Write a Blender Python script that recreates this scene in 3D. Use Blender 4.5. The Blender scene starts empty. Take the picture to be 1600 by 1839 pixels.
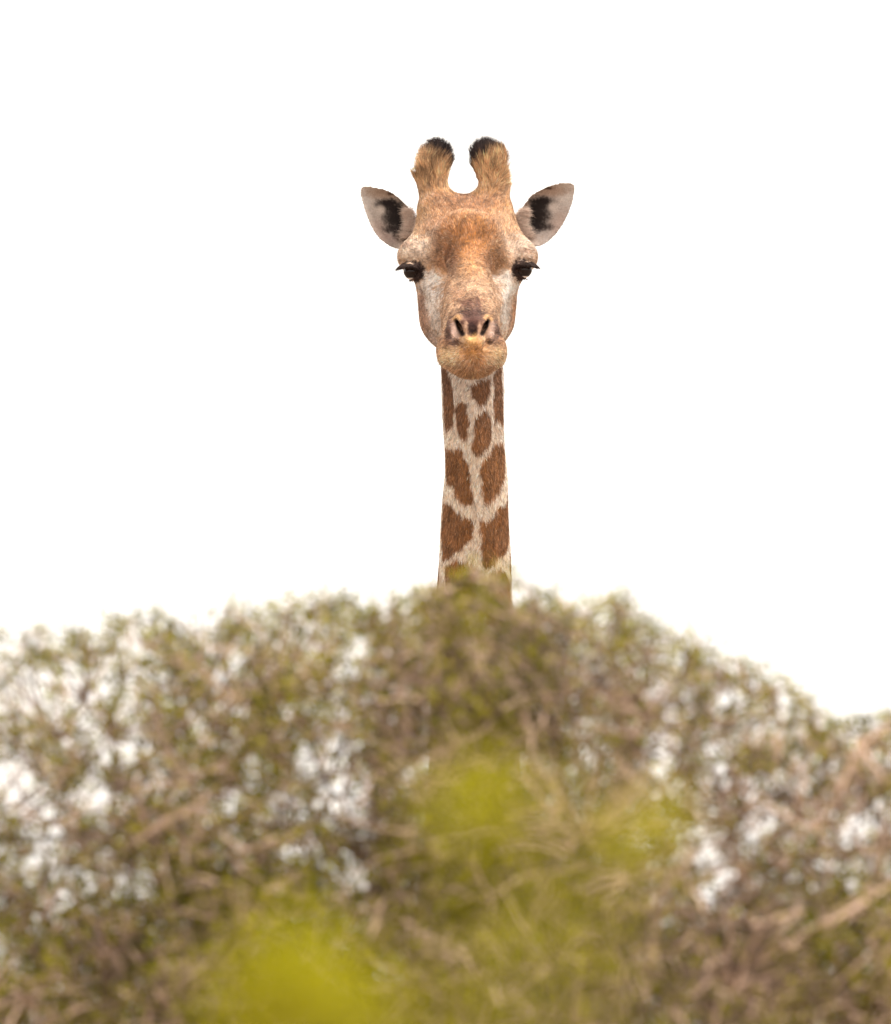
import bpy, math
import numpy as np
from mathutils import Matrix, Vector

R = np.random.default_rng(7)
scene = bpy.context.scene
COL = scene.collection

# ------------------------------------------------------------------ camera
D0 = 30.0                                    # camera to giraffe, metres
CAM = np.array([-0.05, -D0, 2.2])
PITCH = 0.048466
FPX = 24000.0                                # focal length in photo pixels
cam_d = bpy.data.cameras.new('camera')
cam_d.sensor_fit = 'HORIZONTAL'
cam_d.sensor_width = 36.0
cam_d.lens = 36.0 * FPX / 1600.0             # 540 mm telephoto
cam_d.clip_start = 0.1
cam_d.clip_end = 8000.0
cam_d.dof.use_dof = True
cam_d.dof.focus_distance = D0 - 0.12
cam_d.dof.aperture_fstop = 5.0
cam = bpy.data.objects.new('camera', cam_d)
cam.location = CAM
cam.rotation_euler = (math.pi / 2 + PITCH, 0, 0)
COL.objects.link(cam)
scene.camera = cam

FWD = np.array([0, math.cos(PITCH), math.sin(PITCH)])
UPV = np.array([0, -math.sin(PITCH), math.cos(PITCH)])


def at(px, py, y):
    """world point that the photo shows at (px, py), at world depth y"""
    d = FWD + np.array([1.0, 0, 0]) * (px - 800.0) / FPX + UPV * (919.5 - py) / FPX
    return CAM + d * ((y + D0) / d[1])


# ------------------------------------------------------------------ sky, sun, exposure
SUN_EL, SUN_AZ = math.radians(68), math.radians(105)    # high soft sun, over to the right
world = bpy.data.worlds.new('World')
scene.world = world
world.use_nodes = True
wn, wl = world.node_tree.nodes, world.node_tree.links
wn.clear()
sky = wn.new('ShaderNodeTexSky')
sky.sky_type = 'NISHITA'
sky.sun_disc = False
sky.sun_elevation = SUN_EL
sky.sun_rotation = SUN_AZ
sky.air_density = 1.0
sky.dust_density = 3.0
cloud = wn.new('ShaderNodeMix')
cloud.data_type = 'RGBA'
cloud.inputs['Factor'].default_value = 0.96           # closed bright cloud deck over the blue
cloud.inputs['B'].default_value = (11.2, 10.5, 9.7, 1)
bg = wn.new('ShaderNodeBackground')
bg.inputs['Strength'].default_value = 0.115
wo = wn.new('ShaderNodeOutputWorld')
wl.new(sky.outputs['Color'], cloud.inputs['A'])
wl.new(cloud.outputs['Result'], bg.inputs['Color'])
wl.new(bg.outputs['Background'], wo.inputs['Surface'])

sun_d = bpy.data.lights.new('sun', 'SUN')
sun_d.energy = 3.0
sun_d.angle = math.radians(12)
sun_d.color = (1.0, 0.94, 0.85)
sun = bpy.data.objects.new('sun', sun_d)
sdir = Vector((math.sin(SUN_AZ) * math.cos(SUN_EL), math.cos(SUN_AZ) * math.cos(SUN_EL), math.sin(SUN_EL)))
sun.rotation_euler = sdir.to_track_quat('Z', 'Y').to_euler()
sun.location = (5, -5, 12)
COL.objects.link(sun)

vs = scene.view_settings
vs.view_transform = 'Standard'
vs.look = 'None'
vs.exposure = 0.36
vs.gamma = 1.0
vs.use_curve_mapping = False
scene.render.engine = 'CYCLES'
scene.cycles.use_denoising = True
scene.cycles.denoiser = 'OPENIMAGEDENOISE'
scene.cycles.denoising_input_passes = 'RGB_ALBEDO_NORMAL'
scene.cycles.denoising_prefilter = 'ACCURATE'
scene.cycles.max_bounces = 8
scene.cycles.transparent_max_bounces = 8
scene.cycles.use_adaptive_sampling = False


# ------------------------------------------------------------------ helpers
def lin(c):
    c = np.asarray(c, float) / 255.0
    return np.where(c <= 0.04045, c / 12.92, ((c + 0.055) / 1.055) ** 2.4)


def link(o, parent=None):
    COL.objects.link(o)
    if parent is not None:
        o.parent = parent
    return o


def tag(o, label, cat, group=None):
    o['label'] = label
    o['category'] = cat
    if group:
        o['group'] = group


def mesh_np(name, V, F, mat=None, smooth=True):
    """V (n,3), F (m,k) with one k"""
    V = np.ascontiguousarray(V, np.float32)
    F = np.ascontiguousarray(F, np.int32)
    me = bpy.data.meshes.new(name)
    me.vertices.add(len(V))
    me.vertices.foreach_set('co', V.ravel())
    k = F.shape[1]
    me.loops.add(F.size)
    me.loops.foreach_set('vertex_index', F.ravel())
    me.polygons.add(len(F))
    me.polygons.foreach_set('loop_start', np.arange(0, F.size, k, dtype=np.int32))
    me.polygons.foreach_set('loop_total', np.full(len(F), k, np.int32))
    me.polygons.foreach_set('use_smooth', np.full(len(F), smooth, bool))
    me.update(calc_edges=True)
    if mat:
        me.materials.append(mat)
    return me


def _hash(i, j, k, s):
    n = (i * 374761393 + j * 668265263 + k * 2147483647 + s * 144665) & 0xFFFFFFFF
    n = ((n ^ (n >> 13)) * 1274126177) & 0xFFFFFFFF
    n = ((n ^ (n >> 16)) * 2246822519) & 0xFFFFFFFF
    return ((n ^ (n >> 15)) & 0xFFFFFF) / float(0xFFFFFF)


def noise(P, scale, seed=0):
    """value noise 0..1 at points P (n,3); scale = cells per metre (number or 3-vector)"""
    Q = P * np.asarray(scale, float)
    I = np.floor(Q).astype(np.int64)
    f = Q - I
    f = f * f * (3 - 2 * f)
    out = 0
    for a in (0, 1):
        for b in (0, 1):
            for c in (0, 1):
                w = (f[:, 0] if a else 1 - f[:, 0]) * (f[:, 1] if b else 1 - f[:, 1]) * (f[:, 2] if c else 1 - f[:, 2])
                out = out + w * _hash(I[:, 0] + a, I[:, 1] + b, I[:, 2] + c, seed)
    return out


def fbm(P, scale, seed=0, octv=3):
    s, a, t = 0, 0.5, 0
    for o in range(octv):
        s = s + a * noise(P, np.asarray(scale, float) * 2 ** o, seed + o)
        t += a
        a *= 0.5
    return s / t


def new_mat(name):
    m = bpy.data.materials.new(name)
    m.use_nodes = True
    return m, m.node_tree.nodes, m.node_tree.links, m.node_tree.nodes['Principled BSDF']


def sstep(a, b, x):
    t = np.clip((x - a) / (b - a), 0, 1)
    return t * t * (3 - 2 * t)


# ------------------------------------------------------------------ ground
m_ground, n_, l_, b_ = new_mat('dry_savanna_ground')
tn = n_.new('ShaderNodeTexNoise')
tn.inputs['Scale'].default_value = 0.8
tn.inputs['Detail'].default_value = 8
cr = n_.new('ShaderNodeValToRGB')
cr.color_ramp.elements[0].color = (0.22, 0.165, 0.12, 1)
cr.color_ramp.elements[1].color = (0.33, 0.26, 0.20, 1)
cr.color_ramp.elements[0].position = 0.35
cr.color_ramp.elements[1].position = 0.65
l_.new(tn.outputs['Fac'], cr.inputs['Fac'])
l_.new(cr.outputs['Color'], b_.inputs['Base Color'])
b_.inputs['Roughness'].default_value = 0.95
g = 120
gx = np.sign(np.linspace(-1, 1, g)) * np.abs(np.linspace(-1, 1, g)) ** 4 * 3000
GX, GY = np.meshgrid(gx, gx, indexing='ij')
P3 = np.stack([GX.ravel(), GY.ravel(), np.zeros(GX.size)], 1)
P3[:, 2] = (fbm(P3, 0.15, 3) - 0.5) * 0.12 * np.exp(-(P3[:, 0] ** 2 + P3[:, 1] ** 2) / 3e5)
P3[:, 2] *= np.clip(np.hypot(P3[:, 0], P3[:, 1]) / 60, 0.0, 1) ** 0.5
ii = np.arange(g * g).reshape(g, g)
GF = np.stack([ii[:-1, :-1], ii[1:, :-1], ii[1:, 1:], ii[:-1, 1:]], -1).reshape(-1, 4)
ground = link(bpy.data.objects.new('ground', mesh_np('ground', P3, GF, m_ground)))
ground['kind'] = 'structure'
ground['label'] = 'dry sandy savanna ground'


# ------------------------------------------------------------------ giraffe: sculpted as a distance field
def axis(*segs):
    out = [np.array([segs[0][0]])]
    for a, b, s in segs:
        n = max(1, int(round((b - a) / s)))
        out.append(np.linspace(a, b, n + 1)[1:])
    return np.concatenate(out)


VOX = 0.0026
xs = axis((-0.56, -0.28, 0.028), (-0.28, 0.28, VOX), (0.28, 0.56, 0.028))
ys = axis((-0.50, 0.30, VOX), (0.30, 0.5, 0.008), (0.5, 2.9, 0.03))
zs = axis((-0.03, 3.30, 0.03), (3.30, 3.80, 0.005), (3.80, 4.60, VOX))
FIELD = np.full((len(xs), len(ys), len(zs)), 1.0, np.float32)


def region(lo, hi):
    sl = []
    for A, a, b in zip((xs, ys, zs), lo, hi):
        i0 = max(0, np.searchsorted(A, a) - 1)
        i1 = min(len(A), np.searchsorted(A, b) + 2)
        sl.append(slice(i0, i1))
    sl = tuple(sl)
    X = xs[sl[0]][:, None, None].astype(np.float32)
    Y = ys[sl[1]][None, :, None].astype(np.float32)
    Z = zs[sl[2]][None, None, :].astype(np.float32)
    return sl, X, Y, Z


def smin(a, b, k):
    h = np.maximum(k - np.abs(a - b), 0) / k
    return np.minimum(a, b) - h * h * k * 0.25


def put(fn, lo, hi, k=0.02, op='add'):
    sl, X, Y, Z = region(np.asarray(lo) - k - 0.008, np.asarray(hi) + k + 0.008)
    d = fn(X, Y, Z).astype(np.float32)
    if op == 'add':
        FIELD[sl] = smin(FIELD[sl], d, k)
    else:
        FIELD[sl] = -smin(-FIELD[sl], d, k)


def ell(c, r, k=0.02, op='add', rot=None):
    c, r = np.asarray(c, float), np.asarray(r, float)
    m = rot if rot is not None else np.eye(3)

    def fn(X, Y, Z):
        x, y, z = X - c[0], Y - c[1], Z - c[2]
        a = m[0, 0] * x + m[0, 1] * y + m[0, 2] * z
        b = m[1, 0] * x + m[1, 1] * y + m[1, 2] * z
        d = m[2, 0] * x + m[2, 1] * y + m[2, 2] * z
        k0 = np.sqrt((a / r[0]) ** 2 + (b / r[1]) ** 2 + (d / r[2]) ** 2)
        k1 = np.sqrt((a / r[0] ** 2) ** 2 + (b / r[1] ** 2) ** 2 + (d / r[2] ** 2) ** 2) + 1e-6
        return k0 * (k0 - 1) / k1
    e = np.sqrt((m ** 2).T @ (r ** 2))
    put(fn, c - e, c + e, k, op)


def cone(a, b, ra, rb, k=0.02, op='add'):
    a, b = np.asarray(a, float), np.asarray(b, float)
    ab = b - a
    L = float(ab @ ab)

    def fn(X, Y, Z):
        x, y, z = X - a[0], Y - a[1], Z - a[2]
        t = np.clip((x * ab[0] + y * ab[1] + z * ab[2]) / L, 0, 1)
        return np.sqrt((x - t * ab[0]) ** 2 + (y - t * ab[1]) ** 2 + (z - t * ab[2]) ** 2) - (ra + (rb - ra) * t)
    rm = max(ra, rb)
    put(fn, np.minimum(a, b) - rm, np.maximum(a, b) + rm, k, op)


def chain(pts, rad, k=0.02, op='add'):
    for i in range(len(pts) - 1):
        cone(pts[i], pts[i + 1], rad[i], rad[i + 1], k, op)


def mid(y):
    return 840.0 - 20.0 * y


def M(off, py, y):
    return at(mid(y) + off, py, y)


PX = 1 / 800.0

# neck: elliptical section lofted over height   z, x-centre, y-centre, x-radius, y-radius
nk = []
for py, xl, xr, yc, ry in ((430, 805, 872, .185, .045), (455, 797, 882, .178, .065), (490, 792, 890, .168, .078), (540, 790, 902, .155, .085), (600, 789, 903, .152, .095), (650, 790, 903, .15, .1), (700, 793, 907, .155, .105), (760, 796, 907.5, .165, .107),
                           (800, 797, 906, .172, .108), (850, 796.5, 910, .185, .110), (900, 793.5, 913.5, .20, .113),
                           (950, 791, 915.5, .218, .116), (1000, 788, 918, .238, .120), (1060, 785, 921, .262, .126), (1200, 776, 930, .33, .145)):
    a, b = at(xl, py, yc), at(xr, py, yc)
    nk.append((a[2], (a[0] + b[0]) / 2, yc, (b[0] - a[0]) / 2 - 0.003, ry))
nk += [(3.0, 0.016, .46, .108, .19), (2.7, .012, .64, .135, .26), (2.4, .006, .80, .20, .34), (2.1, 0, .92, .25, .36), (1.9, 0, .98, .22, .3)]
nk = np.array(sorted(nk))


def neck_at(z):
    return [np.interp(z, nk[:, 0], nk[:, i]) for i in (1, 2, 3, 4)]


def neck_fn(X, Y, Z):
    xc, yc, rx, ry = neck_at(Z[0, 0])
    q = np.sqrt(((X - xc) / rx) ** 2 + ((Y - yc) / ry) ** 2)
    d = (q - 1) * np.minimum(rx, ry)
    an = np.arctan2((X - xc) / rx, -(Y - yc) / ry)
    up_n = sstep(3.45, 3.85, Z)
    fold_ = np.exp(-((an - .05 - .1 * np.sin(Z * 9)) / .28) ** 2) - .9 * np.exp(-((np.abs(an) - .75 - .08 * np.sin(Z * 13)) / .16) ** 2) + .6 * np.exp(-((np.abs(an) - 1.1) / .2) ** 2)
    d = d - .0035 * fold_ * up_n - .0025 * np.sin(Z * 23 + an * 2.0) * np.cos(an * 3 + Z * 7)
    return np.maximum(d, np.maximum(nk[0, 0] - Z, Z - nk[-1, 0]))


# torso, legs, tail (behind the thicket)
ell((0, 1.15, 2.15), (.34, .55, .52), .1)
ell((0, 1.75, 2.12), (.40, .75, .46), .1)
ell((0, 2.25, 2.15), (.34, .42, .44), .1)
for s in (-1, 1):
    chain([(s * .2, 1.0, 2.0), (s * .2, .98, 1.35), (s * .19, .95, .95), (s * .19, .97, .25), (s * .19, .93, .05)], [.2, .12, .085, .06, .08], .06)
    chain([(s * .2, 2.25, 2.0), (s * .22, 2.2, 1.45), (s * .2, 2.4, 1.0), (s * .2, 2.36, .25), (s * .2, 2.31, .05)], [.26, .15, .08, .06, .08], .06)
chain([(0, 2.62, 2.3), (0, 2.72, 1.8), (0, 2.72, 1.3)], [.06, .04, .05], .05)
put(neck_fn, (-.4, -.1, nk[0, 0]), (.4, 1.4, nk[-1, 0]), .07)

# skull
ell(M(0, 442, .10), (.098, .15, .088), .03)                      # cranium
ell(M(-5, 402, .115), (.092, .085, .066), .03)                   # crown below the ossicones
cone(M(-45, 412, .08), M(-86, 460, .012), .052, .040, .04)
cone(M(45, 412, .08), M(86, 460, .012), .052, .040, .04)         # temples
for s in (-1, 1):
    ell(M(s * 90, 461, .02), (.040, .055, .030), .03)            # brow over the orbit
    ell(M(s * 60, 490, .0), (.045, .055, .045), .03)             # orbit mass
    cone(M(s * 50, 520, .05), M(s * 46, 572, .06), .050, .046, .03)   # masseter
    ell(M(s * 46, 562, .05), (.040, .09, .078), .025)            # jaw plate
    cone(M(s * 22, 525, -.06), M(s * 19, 598, -.33), .040, .040, .03)    # maxilla
    cone(M(s * 64, 503, -.012), M(s * 40, 560, -.12), .022, .018, .03)   # facial crest
ell(M(0, 426, -.045), (.078, .072, .064), .03)                   # forehead boss
ell(M(40, 456, -.048), (.033, .03, .027), .03)                   # swellings over the eyes
ell(M(-40, 457, -.045), (.033, .03, .028), .025)
chain([M(0, 440, -.05), M(0, 505, -.16), M(0, 555, -.29), M(0, 580, -.36)], [.058, .042, .038, .034], .025)   # nose bridge
for s in (-1, 1):
    chain([M(s * 22, 515, -.16), M(s * 27, 545, -.25), M(s * 26, 572, -.33)], [.020, .020, .018], .02)        # nasal edges
chain([M(0, 590, .02), M(0, 630, -.16), M(0, 640, -.33)], [.052, .044, .042], .03)                           # lower jaw
# muzzle
ell(M(0, 626, -.345), (.072, .080, .062), .015)
ell(M(0, 642, -.37), (.056, .055, .045), .015)                   # lips and chin
ell(M(-40, 632, -.35), (.028, .05, .034), .012)
ell(M(40, 632, -.35), (.028, .05, .034), .012)                   # cheeks of the upper lip
ell(M(0, 592, -.375), (.048, .050, .034), .015)                  # nose


def front_y(px, py, default=None):
    """depth of the first surface the field has along the line through (px, py)"""
    yy = np.linspace(-.49, .28, 700)
    p = np.stack([at(px, py, y) for y in (yy[0], yy[-1])])
    q = p[0] + (p[1] - p[0]) * ((yy - yy[0]) / (yy[-1] - yy[0]))[:, None]
    i = np.clip(np.searchsorted(xs, q[:, 0]), 1, len(xs) - 1)
    j = np.clip(np.searchsorted(ys, q[:, 1]), 1, len(ys) - 1)
    k = np.clip(np.searchsorted(zs, q[:, 2]), 1, len(zs) - 1)
    h = np.nonzero(FIELD[i, j, k] < 0)[0]
    return default if len(h) == 0 else float(yy[h[0]])


def S(off, py, dy=0.0):
    px = 848 + off
    return at(px, py, front_y(px, py, -.4) + dy)


def surf_chain(spec, dy, rad, k, op='add'):
    chain([S(o, p, dy) for o, p in spec], rad, k, op)


pts_all = []
pad = [S(2, 606, .004), S(2, 616, .006)]
spec_out = {s: [S(s * 25, 569, .002), S(s * 36, 581, .004), S(s * 37, 594, .004), S(s * 31, 607, .004), S(s * 19, 618, .002)] for s in (-1, 1)}
spec_in = {s: [S(s * 24, 569, .001), S(s * 15, 579, .001), S(s * 11, 590, .001), S(s * 12, 603, .0), S(s * 16, 620, .002)] for s in (-1, 1)}
slit = {s: [S(s * 28, 576, -.004), S(s * 23.5, 587, -.004), S(s * 16.5, 600, -.004)] for s in (-1, 1)}
fold = {s: [S(s * 46, 590, -.004), S(s * 41, 606, -.004), S(s * 30, 617, -.004), S(s * 18, 626, -.004)] for s in (-1, 1)}
groove = [S(0, 578, -.006), S(0, 600, -.005)]
chain(pad, [.014, .016], .010)
for s in (-1, 1):
    chain([S(s * 9, 606, .006), S(s * 13, 622, .008)], [.010, .012], .010)
NOS = []
for s in (-1, 1):
    chain(spec_out[s], [.006, .009, .011, .010, .007], .008)       # outer wing
    chain(spec_in[s], [.006, .0065, .006, .0055, .004], .006)      # inner rim
    chain(fold[s], [.004, .0065, .0065, .004], .005, 'sub')          # fold below the wing
    for dy, sc in ((-.004, 1.0), (.006, 1.0), (.016, .95), (.026, .85), (.036, .6)):
        chain([p + np.array([-s * .12 * dy, dy, 0]) for p in slit[s]], [.0034 * sc, .0062 * sc, .0036 * sc], .002, 'sub')
    NOS += slit[s]
chain(groove, [.006, .008], .01, 'sub')                            # hollow between the nostrils
NOSW = {s: slit[s] for s in (-1, 1)}

# eye sockets and lids
EYES = []
for s, ex, ey in ((-1, 741.0, 488.0), (1, 939.0, 485.0)):
    c = at(ex, ey, -.022)
    EYES.append((s, c))
    ell(c + np.array([s * .004, -.006, 0]), (.0180, .0190, .0175), .004, 'sub')
    up = [c + np.array([-s * .018, -.013, .002]), c + np.array([-s * .008, -.0185, .0095]), c + np.array([s * .006, -.0165, .0125]), c + np.array([s * .015, -.003, .0125])]
    chain(up, [.004, .0055, .006, .0055], .006)
    dn = [c + np.array([-s * .017, -.012, .004]), c + np.array([-s * .013, -.013, -.009]), c + np.array([-s * .003, -.011, -.0175]), c + np.array([s * .005, .0, -.019])]
    chain(dn, [.0035, .0035, .0033, .0035], .006)
    chain([c + np.array([-s * .021, -.018, -.004]), c + np.array([-s * .027, -.022, -.022])], [.002, .0015], .004, 'sub')   # tear line

# ossicones (each with its own lean)
OSS = [([at(782, 366, .10), at(777, 336, .105), at(774, 311, .11), at(781, 289, .115), at(784, 280, .117)], [.032, .028, .029, .026, .018]),
       ([at(886, 366, .10), at(889, 336, .105), at(887, 311, .11), at(879, 289, .115), at(873, 280, .117)], [.034, .029, .029, .028, .020])]
for pts, rad in OSS:
    chain(pts[:2], rad[:2], .045)
    chain(pts[1:], rad[1:], .016)

# ears: cupped sheets with the outline of the ear
EAR_Y = .12
EARS = [[(745, 392), (738, 377), (730, 366), (719, 355), (705, 345), (689, 338), (668, 334), (651, 333), (647, 338), (647, 350), (651, 366), (657, 385), (664, 403), (673, 419), (682, 430), (693, 439), (705, 446), (718, 449), (734, 436), (748, 415)],
        [(926, 388), (933, 378), (944, 361), (955, 349), (968, 341), (985, 333), (1005, 327), (1022, 326), (1032, 330), (1033, 342), (1029, 363), (1022, 382), (1013, 401), (999, 421), (986, 434), (970, 443), (955, 443), (940, 430), (926, 412)]]


def poly_sd(px, pz, poly):
    """signed distance in the plane, negative inside"""
    d = np.full(np.broadcast(px, pz).shape, 1e9)
    ins = np.zeros(d.shape, bool)
    n = len(poly)
    for i in range(n):
        ax, az = poly[i]
        bx, bz = poly[(i + 1) % n]
        ex, ez = bx - ax, bz - az
        wx, wz = px - ax, pz - az
        t = np.clip((wx * ex + wz * ez) / (ex * ex + ez * ez + 1e-12), 0, 1)
        d = np.minimum(d, (wx - ex * t) ** 2 + (wz - ez * t) ** 2)
        c = ((az <= pz) & (bz > pz)) | ((bz <= pz) & (az > pz))
        xi = ax + (pz - az) / np.where(abs(ez) < 1e-9, 1e-9, ez) * ex
        ins ^= c & (px < xi)
    return np.where(ins, -1, 1) * np.sqrt(d)


EARW = []
for poly, s in zip(EARS, (-1, 1)):
    pw = [(at(a, b, EAR_Y)[0], at(a, b, EAR_Y)[2]) for a, b in poly]
    EARW.append(pw)
    pa = np.array(pw)

    def ear_fn(X, Y, Z, pw=pw, s=s):
        x2, z2 = X[:, 0, :], Z[0, :, :]
        x2, z2 = np.broadcast_arrays(x2, z2)
        sd = poly_sd(x2, z2, pw)
        ins = np.clip(-sd / .040, 0, 1)
        u = np.clip((np.abs(x2) - .11) / .14, 0, 1)
        ysurf = EAR_Y - .012 + .050 * np.sqrt(ins * (2 - ins)) * (1 - .55 * u) + .018 * u
        shell = np.abs(Y - ysurf[:, None, :]) - (.0035 + .003 * ins[:, None, :])
        e = sd[:, None, :] + .001
        return np.where((shell > 0) & (e > 0), np.sqrt(np.maximum(shell, 0) ** 2 + np.maximum(e, 0) ** 2), np.maximum(shell, e))
    put(ear_fn, (pa[:, 0].min(), EAR_Y - .06, pa[:, 1].min()), (pa[:, 0].max(), EAR_Y + .07, pa[:, 1].max()), .008)
    cone(M(s * 108, 420, EAR_Y + .02), M(s * 80, 420, EAR_Y + .01), .022, .035, .02)


# ---- surface nets
def surface_nets(Fd):
    S = Fd < 0
    c = np.zeros(tuple(n - 1 for n in S.shape), np.uint8)
    for a in (0, 1):
        for b in (0, 1):
            for d in (0, 1):
                c += S[a:S.shape[0] - 1 + a, b:S.shape[1] - 1 + b, d:S.shape[2] - 1 + d]
    act = (c > 0) & (c < 8)
    I, J, K = np.nonzero(act)
    idx = np.full(act.shape, -1, np.int32)
    idx[I, J, K] = np.arange(len(I), dtype=np.int32)
    acc = np.zeros((len(I), 3))
    cnt = np.zeros(len(I))
    cor = [(a, b, d) for a in (0, 1) for b in (0, 1) for d in (0, 1)]
    val = {q: Fd[I + q[0], J + q[1], K + q[2]].astype(float) for q in cor}
    for q in cor:
        for ax_ in range(3):
            if q[ax_] == 0:
                r = list(q)
                r[ax_] = 1
                v0, v1 = val[q], val[tuple(r)]
                x = (v0 < 0) != (v1 < 0)
                t = np.where(x, v0 / np.where(x, v0 - v1, 1), 0)
                p = [np.full(len(I), float(q[0])), np.full(len(I), float(q[1])), np.full(len(I), float(q[2]))]
                p[ax_] = t
                acc += np.stack(p, 1) * x[:, None]
                cnt += x
    acc /= cnt[:, None]
    V = np.stack([xs[I] + acc[:, 0] * (xs[I + 1] - xs[I]), ys[J] + acc[:, 1] * (ys[J + 1] - ys[J]), zs[K] + acc[:, 2] * (zs[K + 1] - zs[K])], 1)
    Q = []
    for ax_ in range(3):
        o1, o2 = [(1, 2), (2, 0), (0, 1)][ax_]
        sa = [slice(None)] * 3
        sb = [slice(None)] * 3
        sa[ax_], sb[ax_] = slice(0, -1), slice(1, None)
        A, B = S[tuple(sa)], S[tuple(sb)]
        e = np.argwhere(A != B)
        ok = (e[:, o1] > 0) & (e[:, o2] > 0) & (e[:, o1] < S.shape[o1] - 1) & (e[:, o2] < S.shape[o2] - 1)
        e = e[ok]
        inside = A[tuple(e.T)]

        def cell(d1, d2):
            f = e.copy()
            f[:, o1] -= d1
            f[:, o2] -= d2
            return idx[tuple(f.T)]
        q = np.stack([cell(1, 1), cell(0, 1), cell(0, 0), cell(1, 0)], 1)
        q = np.where(inside[:, None], q, q[:, ::-1])
        Q.append(q)
    return V, np.concatenate(Q)


SURF_Y = {}


def surf_y(px, py, y):
    if (px, py) not in SURF_Y:
        f = front_y(px, py, y)
        SURF_Y[(px, py)] = f if abs(f - y) < .16 else y
    return SURF_Y[(px, py)]


V, F = surface_nets(FIELD)
# light relaxation
E = np.concatenate([F[:, [0, 1]], F[:, [1, 2]], F[:, [2, 3]], F[:, [3, 0]]])
for _ in range(3):
    s_ = np.zeros_like(V)
    n_c = np.zeros(len(V))
    for j in (0, 1):
        for ax_ in range(3):
            s_[:, ax_] += np.bincount(E[:, j], V[E[:, 1 - j], ax_], len(V))
        n_c += np.bincount(E[:, j], None, len(V))
    V = V + 0.45 * (s_ / n_c[:, None] - V)
fn_ = np.cross(V[F[:, 2]] - V[F[:, 0]], V[F[:, 3]] - V[F[:, 1]])
VN = np.zeros_like(V)
for j in range(4):
    for ax_ in range(3):
        VN[:, ax_] += np.bincount(F[:, j], fn_[:, ax_], len(V))
VN /= np.linalg.norm(VN, axis=1, keepdims=True) + 1e-12

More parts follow.
